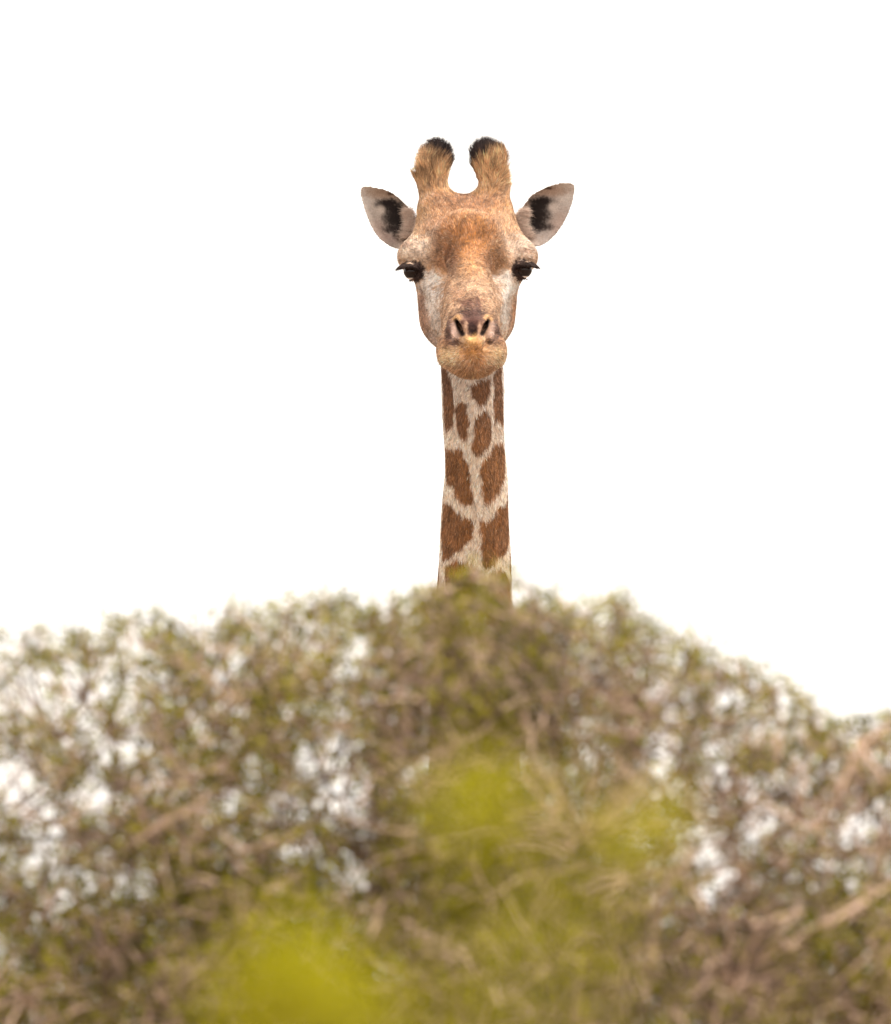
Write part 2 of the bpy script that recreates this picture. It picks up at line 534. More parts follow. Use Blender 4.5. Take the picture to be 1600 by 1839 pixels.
# ------------------------------------------------------------------ coat colours
# markings of the coat and some painted crease shade, each an ellipsoid on the head: off-centre px, py, depth m, radii (px, m, px), colour, strength, softness
CREAM = lin((238, 216, 194))
PATCH = lin((150, 102, 60))
FACE = [
    # centre px, py, y, rx, ry, rz, colour, strength
    (838, 372, .10, 95, .12, 45, (196, 142, 96), .9),
    (840, 362, .09, 62, .12, 20, (160, 114, 82), .75),
    (750, 400, .08, 25, .12, 60, (204, 156, 104), .7),
    (925, 395, .08, 25, .12, 60, (204, 154, 102), .7),
    (842, 405, -.05, 62, .10, 44, (190, 130, 76), .95),
    (840, 438, -.07, 66, .10, 42, (166, 112, 68), .55),
    (845, 440, -.08, 42, .10, 35, (184, 122, 66), .8),
    (775, 410, .03, 28, .08, 26, (172, 130, 102), .6),
    (905, 405, .03, 25, .08, 26, (196, 152, 116), .6),
    (745, 448, .0, 34, .10, 26, (216, 192, 172), .85),
    (938, 446, .0, 34, .10, 26, (216, 190, 170), .85),
    (727, 440, .03, 12, .1, 7, (168, 126, 104), .6),
    (945, 450, .0, 14, .1, 5, (176, 130, 108), .5),
    (796, 446, -.05, 36, .08, 32, (150, 104, 70), .6),
    (808, 458, -.06, 20, .08, 22, (126, 80, 50), .6),
    (815, 478, -.09, 13, .08, 24, (112, 70, 46), .6),
    (890, 450, -.06, 32, .08, 30, (170, 124, 82), .45),
    (885, 460, -.06, 18, .08, 18, (150, 104, 66), .4),
    (875, 474, -.09, 11, .08, 20, (140, 92, 56), .6),
    (846, 480, -.12, 22, .10, 34, (204, 148, 98), .7),
    (845, 515, -.20, 34, .10, 22, (202, 160, 126), .7),
    (822, 525, -.20, 12, .10, 16, (176, 128, 94), .5),
    (846, 545, -.27, 24, .08, 16, (128, 86, 72), .85),
    (800, 512, -.08, 10, .09, 30, (190, 146, 112), .6),
    (775, 500, -.03, 22, .09, 13, (243, 228, 216), 1.0),
    (762, 520, -.02, 18, .09, 20, (235, 222, 214), 1.0),
    (783, 528, -.06, 15, .07, 20, (198, 164, 136), .75),
    (785, 570, -.10, 16, .14, 46, (226, 212, 203), 1.0),
    (772, 545, .0, 18, .10, 30, (228, 214, 205), 1.0),
    (908, 500, -.03, 20, .09, 13, (243, 226, 212), 1.0),
    (918, 520, -.02, 18, .09, 22, (239, 226, 216), 1.0),
    (897, 520, -.08, 10, .07, 20, (200, 160, 128), .7),
    (906, 560, -.10, 15, .14, 46, (233, 218, 207), 1.0),
    (757, 545, .05, 8, .10, 30, (150, 112, 94), .85),
    (763, 578, .05, 11, .12, 30, (168, 130, 108), .85),
    (775, 608, .05, 10, .12, 16, (176, 152, 142), .8),
    (926, 560, .05, 9, .10, 24, (186, 136, 98), .85),
    (921, 585, .05, 9, .10, 24, (186, 138, 104), .7),
    # muzzle
    (848, 628, -.36, 70, .10, 30, (222, 172, 126), .95),
    (848, 656, -.36, 60, .10, 28, (206, 150, 102), .85),
    (812, 640, -.36, 22, .08, 18, (238, 198, 154), .85),
    (890, 640, -.36, 20, .08, 18, (238, 198, 154), .85),
    (805, 610, -.36, 18, .08, 12, (172, 122, 88), .7),
    (895, 610, -.36, 16, .08, 12, (182, 130, 92), .7),
    (848, 566, -.34, 44, .10, 19, (94, 66, 58), 1.0),
    (848, 588, -.38, 44, .08, 20, (128, 96, 86), .9),
    (810, 592, -.38, 10, .08, 24, (116, 82, 74), .75),
    (892, 590, -.38, 10, .08, 24, (122, 86, 76), .7),
    (848, 580, -.40, 20, .06, 13, (88, 60, 54), 1.0),
    (849, 594, -.42, 9, .06, 13, (52, 38, 38), 1.0),
    (815, 598, -.41, 9, .05, 20, (190, 160, 146), .9),
    (885, 598, -.41, 9, .05, 20, (192, 160, 144), .9),
    (821, 570, -.41, 8, .05, 7, (216, 168, 118), .95),
    (877, 570, -.41, 8, .05, 7, (216, 168, 118), .95),
    (836, 592, -.43, 4, .05, 13, (196, 158, 132), .95),
    (862, 592, -.43, 4, .05, 13, (200, 160, 134), .95),
    (833, 612, -.43, 4, .05, 12, (206, 172, 146), .9),
    (867, 612, -.43, 4, .05, 12, (206, 172, 146), .9),
    (850, 613, -.43, 17, .05, 11, (228, 180, 122), 1.0),
    (850, 628, -.43, 24, .05, 12, (196, 138, 80), .85),
    (850, 640, -.43, 18, .05, 10, (168, 118, 66), .5),
    (806, 596, -.38, 5, .06, 12, (84, 58, 52), .8),  # from here to the lower folds: crease shadow painted along the nostril wings
    (818, 616, -.40, 13, .06, 5, (96, 66, 56), .8),
    (893, 594, -.38, 5, .06, 12, (90, 62, 54), .8),
    (882, 616, -.40, 12, .06, 5, (100, 70, 58), .8),
    (800, 642, -.34, 12, .06, 14, (232, 196, 148), .8),
    (899, 640, -.34, 11, .06, 14, (232, 196, 148), .8),
    (848, 672, -.37, 44, .10, 10, (158, 118, 74), .6),
]
EARC = [
    # ears: grey felt with black fur inside
    (690, 392, .12, 62, .08, 75, (202, 188, 178), 1.0),
    (985, 388, .12, 62, .08, 75, (202, 188, 180), 1.0),
    (655, 350, .12, 20, .08, 24, (230, 220, 212), .8),
    (1020, 345, .12, 20, .08, 24, (230, 220, 212), .8),
    (690, 347, .12, 40, .08, 10, (176, 150, 132), .8),
    (990, 343, .12, 40, .08, 10, (180, 152, 134), .8),
    (680, 415, .12, 18, .08, 24, (190, 162, 150), .6),
    (1005, 405, .12, 18, .08, 24, (196, 168, 154), .6),
    (700, 430, .12, 20, .08, 12, (170, 142, 132), .6),
    (698, 366, .13, 25.62, .07, 9.6, (42, 34, 34), 1.0),
    (708, 376, .13, 19.52, .07, 14.4, (36, 30, 30), 1.0),
    (708, 394, .13, 17.08, .07, 10.8, (42, 34, 33), .95),
    (716, 408, .13, 15.86, .07, 14.4, (40, 32, 31), .95),
    (703, 412, .13, 17.08, .07, 7.2, (46, 36, 35), .9),
    (722, 422, .13, 14.64, .07, 10.8, (46, 36, 35), .9),
    (728, 404, .13, 12.2, .07, 26.4, (40, 32, 31), .95),
    (712, 386, .13, 14.64, .07, 19.2, (38, 31, 30), .95),
    (703, 347, .12, 9, .07, 2.5, (96, 72, 60), .9),
    (697, 388, .13, 14, .07, 24, (50, 42, 40), .6),
    (684, 377, .13, 7, .07, 8, (222, 206, 194), .8),
    (732, 385, .12, 8, .08, 34, (196, 172, 156), .85),
    (972, 362, .13, 25.62, .07, 9.6, (42, 34, 34), 1.0),
    (966, 372, .13, 19.52, .07, 14.4, (36, 30, 30), 1.0),
    (968, 388, .13, 19.52, .07, 10.8, (42, 34, 33), .95),
    (962, 402, .13, 15.86, .07, 14.4, (40, 32, 31), .95),
    (973, 408, .13, 20.74, .07, 7.2, (46, 36, 35), .9),
    (952, 418, .13, 13.42, .07, 9.6, (46, 36, 35), .9),
    (950, 402, .13, 10.98, .07, 24, (40, 32, 31), .95),
    (962, 384, .13, 15.86, .07, 19.2, (38, 31, 30), .95),
    (984, 338, .12, 9, .07, 2.5, (96, 72, 60), .9),
    (977, 384, .13, 14, .07, 24, (50, 42, 40), .6),
    (994, 372, .13, 9, .07, 9, (224, 208, 198), .8),
    (942, 378, .12, 8, .08, 30, (200, 174, 158), .85),
]

# neck patches, outlines as (px, py) on the throat side, wrapped round the neck
NP = [[(215, 60), (255, 80), (290, 250), (285, 500), (255, 520), (235, 430), (205, 300)],
      [(305, 370), (340, 340), (385, 350), (408, 450), (400, 560), (375, 608), (345, 590), (320, 510)],
      [(430, 240), (470, 200), (555, 150), (550, 250), (525, 330), (475, 340), (440, 290)],
      [(590, 130), (630, 60), (665, 250), (668, 420), (640, 470), (605, 460), (590, 300)],
      [(465, 440), (520, 410), (562, 440), (570, 560), (545, 640), (470, 715), (430, 670), (455, 560)],
      [(235, 660), (290, 690), (320, 665), (350, 720), (400, 800), (412, 840), (398, 880), (425, 930), (438, 1060), (415, 1090), (350, 1060), (320, 1010), (295, 930), (265, 910), (240, 830)],
      [(565, 690), (610, 640), (655, 625), (665, 700), (655, 840), (620, 960), (560, 1040), (515, 1045), (510, 950), (495, 860), (510, 780)],
      [(225, 1040), (260, 1060), (300, 1110), (370, 1170), (430, 1200), (425, 1300), (360, 1360), (300, 1420), (235, 1450), (222, 1300)],
      [(490, 1190), (540, 1190), (600, 1120), (690, 1035), (697, 1150), (680, 1380), (620, 1460), (550, 1510), (515, 1500), (500, 1400), (510, 1280)],
      [(240, 1530), (330, 1480), (440, 1500), (460, 1700), (380, 1850), (250, 1900)],
      [(520, 1600), (640, 1540), (710, 1600), (700, 1850), (600, 1950), (520, 1850)]]
NPW = []
for poly in NP:
    q = []
    for u, v in poly:
        px, py = 740 + u / 3.996, 640 + v / 3.996
        w = at(px, py, .07)
        xc, yc, rx, ry = neck_at(w[2])
        w = at(px, py, yc - ry * .6)
        xc, yc, rx, ry = neck_at(w[2])
        a = math.asin(max(-.97, min(.97, (w[0] - xc) / rx)))
        q.append((a * .1, w[2]))
    NPW.append(q)
# patches round the sides and back of the neck and over the body
rs = np.random.default_rng(11)
for row in range(13):
    z0 = 3.98 - row * .145
    for ci, a0 in enumerate((-2.75, -1.75, 1.75, 2.75)):
        zc_ = z0 + rs.uniform(-.03, .03) + (.05 if ci in (0, 3) else 0)
        n = 9
        th = np.sort(rs.uniform(0, 2 * math.pi, n))
        rr = rs.uniform(.75, 1.1, n)
        NPW.append([((a0 + .36 * math.cos(t) * r_) * .1, zc_ + .062 * math.sin(t) * r_) for t, r_ in zip(th, rr)])


def layers(P, lst, col, cells=90.0, rough=1.0):
    nz = fbm(P, cells, 21, 2) - .5
    nf = noise(P, cells * 3.5, 27) - .5
    for cx, cy, y, rx, ry, rz, c, s in lst:
        p0 = at(cx, cy, surf_y(cx, cy, y))
        d = (P - p0) / np.array([rx * PX, ry, rz * PX])
        r = np.sqrt((d ** 2).sum(1))
        sel = r < 1.9
        if not sel.any():
            continue
        w = s * (1 - sstep(.35, 1.5, r[sel] + rough * (nz[sel] + nf[sel] * .8)))
        col[sel] = col[sel] * (1 - w[:, None]) + lin(c) * w[:, None]
    return col


def neck_weight(P):
    # neck below the jaw and everything that is not head
    pl = at(850, 655, 0)[2]
    w = sstep(.03, .0, P[:, 2] - pl - np.clip((P[:, 1] - .06) * 2.2, -.2, .45))
    return w * sstep(-.10, .03, P[:, 1])


def ear_weight(P):
    w = np.zeros(len(P))
    for pw in EARW:
        near = (np.abs(P[:, 0]) > .08) & (P[:, 1] > .085) & (P[:, 1] < .2) & (P[:, 2] > 4.2) & (P[:, 2] < 4.5)
        if near.any():
            sd = poly_sd(P[near, 0], P[near, 2], pw)
            w[near] = np.maximum(w[near], (sd < .008) * sstep(.105, .122, np.abs(P[near, 0])))
    return w


def coat(P, N):
    n1 = fbm(P, 60, 5, 3)
    n2 = fbm(P, (240, 240, 160), 9, 2)
    col = np.tile(lin((198, 158, 124)), (len(P), 1))
    col = layers(P, FACE, col)
    # ossicones: long tawny hair, black tips
    for (pts, rad), tilt in zip(OSS, (.5, -.5)):
        ax_ = pts[-1] - pts[1]
        L = np.linalg.norm(ax_)
        ax_ = ax_ / L
        q = P - pts[1]
        t = q @ ax_
        rdist = np.linalg.norm(q - t[:, None] * ax_, axis=1)
        m = (rdist < .06) & (t > -.04)
        c = np.tile(lin((214, 162, 106)), (m.sum(), 1))
        c *= (.75 + .5 * n1[m])[:, None]
        edge = (t[m] - L * .64 + (n2[m] - .5) * .025 + tilt * (P[m, 0] - pts[3][0]) + .35 * (P[m, 1] - pts[3][1]))
        wb = sstep(-.008, .012, edge)
        c = c * (1 - wb[:, None]) + lin((58, 44, 44)) * wb[:, None]
        w = sstep(-.03, .005, t[m])[:, None]
        col[m] = col[m] * (1 - w) + c * w
    # neck and body
    w = neck_weight(P)
    m = w > 0
    if m.any():
        Q = P[m]
        xc, yc, rx, ry = neck_at(np.clip(Q[:, 2], 1.9, 4.3))
        ang = np.arctan2((Q[:, 0] - xc) / rx, -(Q[:, 1] - yc) / ry)
        wx = (noise(Q, 70, 31) - .5) * .012 + (noise(Q, (330, 330, 120), 32) - .5) * .009
        wz = (noise(Q, 70, 41) - .5) * .012 + (noise(Q, (330, 330, 120), 42) - .5) * .012
        u, v = ang * .1 + wx, Q[:, 2] + wz
        sd = np.full(len(Q), 1.0)
        for poly in NPW:
            pa = np.array(poly)
            near = (u > pa[:, 0].min() - .03) & (u < pa[:, 0].max() + .03) & (v > pa[:, 1].min() - .03) & (v < pa[:, 1].max() + .03)
            if near.any():
                sd[near] = np.minimum(sd[near], poly_sd(u[near], v[near], poly))
        # blotches over the torso
        body = Q[:, 2] < 2.35
        if body.any():
            sd[body] = np.minimum(sd[body], .03 - .05 * (fbm(Q[body], 7, 55, 2)))
        wp = 1 - sstep(.0, .008, sd)
        cc = np.tile(CREAM, (len(Q), 1)) * (.84 + .34 * fbm(Q, (260, 260, 60), 61, 2))[:, None]
        sp = sstep(.56, .72, fbm(Q, (420, 420, 150), 66, 2))[:, None] * .35
        cc = cc * (1 - sp) + lin((150, 112, 84)) * sp
        pc = np.tile(PATCH, (len(Q), 1)) * (.52 + .95 * fbm(Q, (120, 120, 45), 71, 3))[:, None]
        upper = sstep(3.75, 3.95, Q[:, 2])[:, None]
        pc = pc * (1 - upper * .55) + lin((112, 82, 68)) * upper * .55
        cc = cc * (1 - upper * .5) + lin((206, 190, 182)) * upper * .5
        cn = cc * (1 - wp[:, None]) + pc * wp[:, None]
        col[m] = col[m] * (1 - w[m, None]) + cn * w[m, None]
    # ears
    we = ear_weight(P)
    m = we > 0
    if m.any():
        Q = P[m]
        c = layers(Q, EARC, np.tile(lin((196, 168, 150)), (len(Q), 1)), 140.0, .55)
        back = (N[m, 1] > .2)[:, None]
        c = np.where(back, lin((196, 150, 108)), c)
        c *= (.70 + .24 * fbm(Q, 300, 81, 2))[:, None]
        col[m] = col[m] * (1 - we[m, None]) + c * we[m, None]
    for s, c in EYES:
        d = (P - c - np.array([-s * .010, 0, .001])) / np.array([1.5, 1.3, 1.12])
        r = np.linalg.norm(d, axis=1) + (n2 - .5) * .010
        k = (1 - sstep(.0215, .0275, r))[:, None]
        col = col * (1 - k) + lin((62, 46, 42)) * k
    head = (1 - w) * (1 - we)
    g = 1 + head * ((n1 - .5) * 1.0 + (n2 - .5) * .8)
    return np.clip(col * g[:, None], .004, .95)


# the nostril slits are coloured dark, fading outwards
SKIN = coat(V, VN)


def seg_dist(P, a, b):
    ab = b - a
    t = np.clip(((P - a) @ ab) / (ab @ ab), 0, 1)
    d = P - a - t[:, None] * ab
    d[:, 1] *= .25
    return np.linalg.norm(d, axis=1)


def nostril_d(P):
    d = np.full(len(P), 9.0)
    for s in (-1, 1):
        for i in (0, 1):
            d = np.minimum(d, seg_dist(P, NOSW[s][i] + np.array([0, .012, 0]), NOSW[s][i + 1] + np.array([0, .012, 0])))
    return d


w = (1 - sstep(.0035, .0095, nostril_d(V)))[:, None]
SKIN = SKIN * (1 - w) + lin((44, 33, 30)) * w

m_skin, n_, l_, b_ = new_mat('giraffe_coat')
at_ = n_.new('ShaderNodeAttribute')
at_.attribute_name = 'coat'
tn = n_.new('ShaderNodeTexNoise')
tn.inputs['Scale'].default_value = 420
tn.inputs['Detail'].default_value = 3
mx = n_.new('ShaderNodeMix')
mx.data_type = 'RGBA'
mx.blend_type = 'MULTIPLY'
mx.inputs['Factor'].default_value = .5
rp = n_.new('ShaderNodeValToRGB')
rp.color_ramp.elements[0].position = .3
rp.color_ramp.elements[0].color = (.45, .42, .40, 1)
rp.color_ramp.elements[1].position = .65
tc = n_.new('ShaderNodeTexCoord')
l_.new(tc.outputs['Object'], tn.inputs['Vector'])
l_.new(tn.outputs['Fac'], rp.inputs['Fac'])
l_.new(at_.outputs['Color'], mx.inputs['A'])
l_.new(rp.outputs['Color'], mx.inputs['B'])
l_.new(mx.outputs['Result'], b_.inputs['Base Color'])
b_.inputs['Roughness'].default_value = .85
b_.inputs['Specular IOR Level'].default_value = .15

giraffe = link(bpy.data.objects.new('giraffe', None))
giraffe.location = (0, 1.6, 0)
tag(giraffe, 'giraffe with patched neck facing the camera, looking over the thicket', 'giraffe')
GO = np.array([0, 1.6, 0])
me = mesh_np('body', V - GO, F, m_skin)
ca = me.attributes.new('coat', 'FLOAT_COLOR', 'POINT')
ca.data.foreach_set('color', np.concatenate([SKIN, np.ones((len(V), 1))], 1).astype(np.float32).ravel())
body = link(bpy.data.objects.new('body', me), giraffe)

# ---- eyes
m_eye, n_, l_, b_ = new_mat('dark_wet_eye')
tc = n_.new('ShaderNodeTexCoord')
sx = n_.new('ShaderNodeSeparateXYZ')
l_.new(tc.outputs['Object'], sx.inputs['Vector'])
mp = n_.new('ShaderNodeMapRange')
mp.inputs['From Min'].default_value = -.0185
mp.inputs['From Max'].default_value = .0185
l_.new(sx.outputs['Z'], mp.inputs['Value'])
rp = n_.new('ShaderNodeValToRGB')
e = rp.color_ramp.elements
e[0].position, e[0].color = .085, (.75, .68, .66, 1)
e[1].position, e[1].color = .115, (.012, .007, .006, 1)
x = e.new(.55)
x.color = (.020, .010, .008, 1)
l_.new(mp.outputs['Result'], rp.inputs['Fac'])
l_.new(rp.outputs['Color'], b_.inputs['Base Color'])
b_.inputs['Roughness'].default_value = .12
b_.inputs['Specular IOR Level'].default_value = .25
nu, nv = 32, 20
uu, vv = np.meshgrid(np.arange(nu) / nu * 2 * np.pi, (np.arange(nv) + .5) / nv * np.pi, indexing='ij')
er = .0192
EV = np.stack([er * np.sin(vv) * np.cos(uu), er * np.sin(vv) * np.sin(uu), er * np.cos(vv)], -1)
EV[..., 0] *= 1.0 + .06 * np.maximum(0, np.sin(vv)) ** 8
i2 = np.arange(nu * nv).reshape(nu, nv)
EF = np.stack([i2[:, :-1], i2[:, 1:], np.roll(i2, -1, 0)[:, 1:], np.roll(i2, -1, 0)[:, :-1]], -1).reshape(-1, 4)
eye_me = mesh_np('eye', EV.reshape(-1, 3), EF[:, ::-1], m_eye)
for s, c in EYES:
    o = link(bpy.data.objects.new('eye', eye_me), giraffe)
    o.location = c - GO + np.array([s * .0005, -.002, 0])

# ------------------------------------------------------------------ fur
m_fur, n_, l_, b_ = new_mat('giraffe_fur')
at_ = n_.new('ShaderNodeAttribute')
at_.attribute_name = 'coat'
l_.new(at_.outputs['Color'], b_.inputs['Base Color'])
b_.inputs['Roughness'].default_value = .6
b_.inputs['Specular IOR Level'].default_value = .2


def hair_object(name, pts, rad, col, parent):
    """pts (n,k,3) world, rad (n,k), col (n,3)"""
    n, k, _ = pts.shape
    hc = bpy.data.hair_curves.new(name)
    hc.add_curves([k] * n)
    hc.attributes['position'].data.foreach_set('vector', (pts - GO).astype(np.float32).ravel())
    if 'radius' not in hc.attributes:
        hc.attributes.new('radius', 'FLOAT', 'POINT')
    hc.attributes['radius'].data.foreach_set('value', rad.astype(np.float32).ravel())
    a = hc.attributes.new('coat', 'FLOAT_COLOR', 'CURVE')
    a.data.foreach_set('color', np.concatenate([col, np.ones((n, 1))], 1).astype(np.float32).ravel())
    hc.materials.append(m_fur)
    return link(bpy.data.objects.new(name, hc), parent)


T = np.concatenate([F[:, [0, 1, 2]], F[:, [0, 2, 3]]])
tc_ = V[T].mean(1)
area = np.linalg.norm(np.cross(V[T[:, 1]] - V[T[:, 0]], V[T[:, 2]] - V[T[:, 0]]), axis=1) / 2


def oss_t(P):
    """0..1 up the nearer ossicone, negative off it; plus axis direction and centre offset"""
    best = np.full(len(P), -1.0)
    axd = np.zeros((len(P), 3))
    off = np.zeros((len(P), 3))
    for pts, rad in OSS:
        a = pts[-1] - pts[0]
        L = np.linalg.norm(a)
        a = a / L
        q = P - pts[0]
        t = q @ a
        rr = q - t[:, None] * a
        t = t - L * .22
        m = (np.linalg.norm(rr, axis=1) < .042) & (t > .0)
        best[m] = t[m] / (L * .78)
        axd[m] = a
        off[m] = rr[m]
    return best, axd, off


dens = np.ones(len(tc_))
ot, _, _ = oss_t(tc_)
dens[ot > 0] = 1.6
dens[tc_[:, 2] < 3.95] = .62
dens[tc_[:, 2] < 3.25] = 0
dens[(tc_[:, 1] > .22) & (tc_[:, 2] > 3.9)] = .3
dens[nostril_d(tc_) < .0088] = 0
dens[(tc_[:, 1] > .26) & (tc_[:, 2] > 4.3)] = .3
for s, c in EYES:
    dens[np.linalg.norm(tc_ - c, axis=1) < .0235] = 0
pr = area * dens
NH = 250000
ti = R.choice(len(T), NH, p=pr / pr.sum())
r1, r2 = np.sqrt(R.random(NH)), R.random(NH)
bw = np.stack([1 - r1, r1 * (1 - r2), r1 * r2], 1)
RP = (V[T[ti]] * bw[:, :, None]).sum(1)
RN = (VN[T[ti]] * bw[:, :, None]).sum(1)
RN /= np.linalg.norm(RN, axis=1, keepdims=True)

ot, oax, ooff = oss_t(RP)
nw = neck_weight(RP)
ew = ear_weight(RP)
muz = np.exp(-(((RP - at(848, 640, -.37)) / np.array([.08, .09, .055])) ** 2).sum(1))
chin = sstep(632, 650, 485 + (at(840, 485, -.38)[2] - RP[:, 2]) * 800) * (RP[:, 1] < -.2)
flow = np.zeros((NH, 3))
flow += np.array([0, .55, -.35])                                    # face: back and down
up_ = sstep(at(0, 480, 0)[2], at(0, 420, 0)[2], RP[:, 2])
flow = flow * (1 - up_[:, None]) + np.array([0, .5, .8]) * up_[:, None]   # forehead: up and back
flow[:, 0] += np.sign(RP[:, 0]) * .35 * (np.abs(RP[:, 0]) > .03)
flow = flow * (1 - nw[:, None]) + np.array([0, .1, -1.0]) * nw[:, None]
mc = RP - at(849, 632, -.42)
mc[:, 1] *= .2
mc /= np.linalg.norm(mc, axis=1, keepdims=True) + 1e-9
flow = flow * (1 - muz[:, None]) + mc * muz[:, None]
om = np.clip(ot * 3, 0, 1) * (ot > 0)
od = oax + ooff * 16
flow = flow * (1 - om[:, None]) + od * om[:, None]
fe = ew > .5
flow[fe] = np.stack([np.sign(RP[fe, 0]) * .7, np.zeros(fe.sum()), np.full(fe.sum(), .3)], 1)
flow += (R.random((NH, 3)) - .5) * .7
jn = np.stack([fbm(RP, 45, 90 + i, 2) - .5 for i in range(3)], 1)
flow += jn * 1.6
flow += np.stack([noise(RP, 150, 190 + i) - .5 for i in range(3)], 1) * .6 * om[:, None]
tang = flow - (flow * RN).sum(1)[:, None] * RN
tang /= np.linalg.norm(tang, axis=1, keepdims=True) + 1e-9
length = .0075 + .002 * up_
length = length * (1 - nw) + .0115 * nw
length = length * (1 - chin * .9) + .013 * chin * .9
length = length * (1 - om) + (.029 + .003 * np.clip(ot, 0, 1)) * om
length[fe] = .003
npad = np.exp(-(((RP - S(0, 590)) / np.array([.052, .06, .034])) ** 2).sum(1) ** 2)
length = length * (1 - npad) + .0022 * npad
length *= R.uniform(.6, 1.25, NH)
lift = np.full(NH, .32)
lift = lift * (1 - om) + .5 * om
lift[fe] = .25
d0 = tang + RN * lift[:, None]
d0 /= np.linalg.norm(d0, axis=1, keepdims=True)
d1 = tang + RN * (lift * .55)[:, None] + np.array([0, 0, -.12])
d1 /= np.linalg.norm(d1, axis=1, keepdims=True)
K = 4
tt = np.linspace(0, 1, K)
hp = RP[:, None, :] - RN[:, None, :] * .0006 + length[:, None, None] * (d0[:, None, :] * (tt - tt ** 2 / 2)[None, :, None] + d1[:, None, :] * (tt ** 2 / 2)[None, :, None])
hr = np.array([1, .85, .55, .06])[None, :] * (.00042 + .0001 * nw + .00012 * om)[:, None] * R.uniform(.7, 1.3, NH)[:, None]
hcol = coat(RP + tang * .002, RN)
lum = np.exp(R.normal(0, .33, NH))
lum *= 1 + om * (noise(RP, (190, 190, 45), 77) - .5) * 1.5
# tufts of lighter and darker hair, and a few dark guard hairs
lum *= 1 + .75 * (noise(RP, (430, 430, 280), 301) - .5) * (1 - .5 * fe)
lum *= np.where(R.random(NH) < .10, .55, 1)
hcol = hcol * lum[:, None]
gl = hcol @ np.array([.3, .59, .11])
ds = (.18 + .06 * (1 - nw))[:, None]
hcol = hcol * (1 - ds) + gl[:, None] * ds
warm = R.normal(0, .06, NH)
hcol[:, 0] *= 1 + warm
hcol[:, 2] *= 1 - warm
hcol = np.clip(hcol, .004, .92)
hair_object('fur', hp, hr, hcol, giraffe)

# long pale hair on the inner ear edges, reaching over the dark hollow
L = []
LC = []
for s, edge in ((-1, [(739, 376), (745, 390), (743, 405), (735, 425)]), (1, [(935, 376), (929, 388), (931, 404), (942, 424)])):
    ed = np.array([at(a, b, EAR_Y - .008) for a, b in edge])
    n = 1500
    t = R.random(n) * (len(ed) - 1)
    i = np.minimum(t.astype(int), len(ed) - 2)
    p = ed[i] + (ed[i + 1] - ed[i]) * (t - i)[:, None] + R.normal(0, .003, (n, 3))
    p[:, 0] += s * R.uniform(-.004, .010, n)
    dr = np.stack([np.full(n, s * 1.0), R.normal(.1, .12, n), R.normal(-.05, .25, n)], 1)
    ln = R.uniform(.010, .024, n)
    k = np.linspace(0, 1, K)
    q = p[:, None, :] + dr[:, None, :] * (ln[:, None] * k)[:, :, None]
    q[:, :, 1] += (.010 * k ** 2)[None, :] * 1.0 - .004
    L.append(q)
    LC.append(lin((206, 184, 170)) * np.exp(R.normal(0, .2, n))[:, None])
L, LC = np.concatenate(L), np.concatenate(LC)
hair_object('ear_fringe', L, np.tile(np.array([.00018, .00018, .00013, .00003]), (len(L), 1)), np.clip(LC, 0, .9), giraffe)

# eyelashes: thick black fringes that droop outwards
for s, c in EYES:
    n = 460
    t = R.random(n)
    lid = np.array([c + np.array([-s * .018, -.017, .003]), c + np.array([-s * .008, -.024, .0105]), c + np.array([s * .006, -.0225, .0140]), c + np.array([s * .0175, -.006, .0155])])
    u = t * 3
    i = np.minimum(u.astype(int), 2)
    p = lid[i] + (lid[i + 1] - lid[i]) * (u - i)[:, None] + R.normal(0, .0008, (n, 3))
    p[:, 2] -= sstep(.55, .8, t) * R.uniform(0, .009, n)
    tip = c + np.array([s * .0400, -.020, .0005])
    near = p + np.stack([s * (.004 + .004 * t), -.010 + .0 * t, -.003 - .002 * t], 1)
    wt = sstep(.35, .85, t)[:, None]
    end = near * (1 - wt) + (p + (tip - p) * R.uniform(.55, 1.0, n)[:, None]) * wt + R.normal(0, .0012, (n, 3))
    k = np.linspace(0, 1, 6)
    q = p[:, None, :] + (end - p)[:, None, :] * k[None, :, None]
    q[:, :, 2] += (.0045 * wt) * (np.sin(k * np.pi))[None, :]
    rad = np.tile(np.array([.0011, .0011, .0009, .0007, .0005, .00005]), (n, 1))
    hair_object('eyelashes', q, rad, np.tile(lin((52, 38, 34)), (n, 1)), giraffe)
    n = 26                                                        # short lower lashes
    t = R.random(n)
    p = c + np.stack([s * (-.010 + .018 * t), -.014 + .012 * t, np.full(n, -.020)], 1)
    out = np.stack([s * (.2 + .5 * t), np.full(n, -.5), np.full(n, -.6)], 1) + R.normal(0, .2, (n, 3))
    q = p[:, None, :] + out[:, None, :] * (R.uniform(.003, .006, n)[:, None] * np.linspace(0, 1, 6))[:, :, None]
    hair_object('eyelashes', q, rad[:n] * .5, np.tile(lin((60, 46, 42)), (n, 1)), giraffe)

# whiskers on the muzzle
n = 60
cand = np.nonzero((muz > .35) & (RN[:, 1] < .1) & (RP[:, 2] < at(0, 612, -.4)[2]))[0]
pick = R.choice(cand, n)
p = RP[pick]
dr = tang[pick] * .9 + RN[pick] * .75 + np.array([0, 0, -.05])
dr /= np.linalg.norm(dr, axis=1, keepdims=True)
q = p[:, None, :] + dr[:, None, :] * (R.uniform(.014, .035, n)[:, None] * np.linspace(0, 1, K))[:, :, None]
q[:, :, 2] -= (.006 * np.linspace(0, 1, K) ** 2)[None, :]
hair_object('whiskers', q, np.tile(np.array([.00026, .00024, .00018, .00003]), (n, 1)), np.tile(lin((92, 66, 44)), (n, 1)), giraffe)

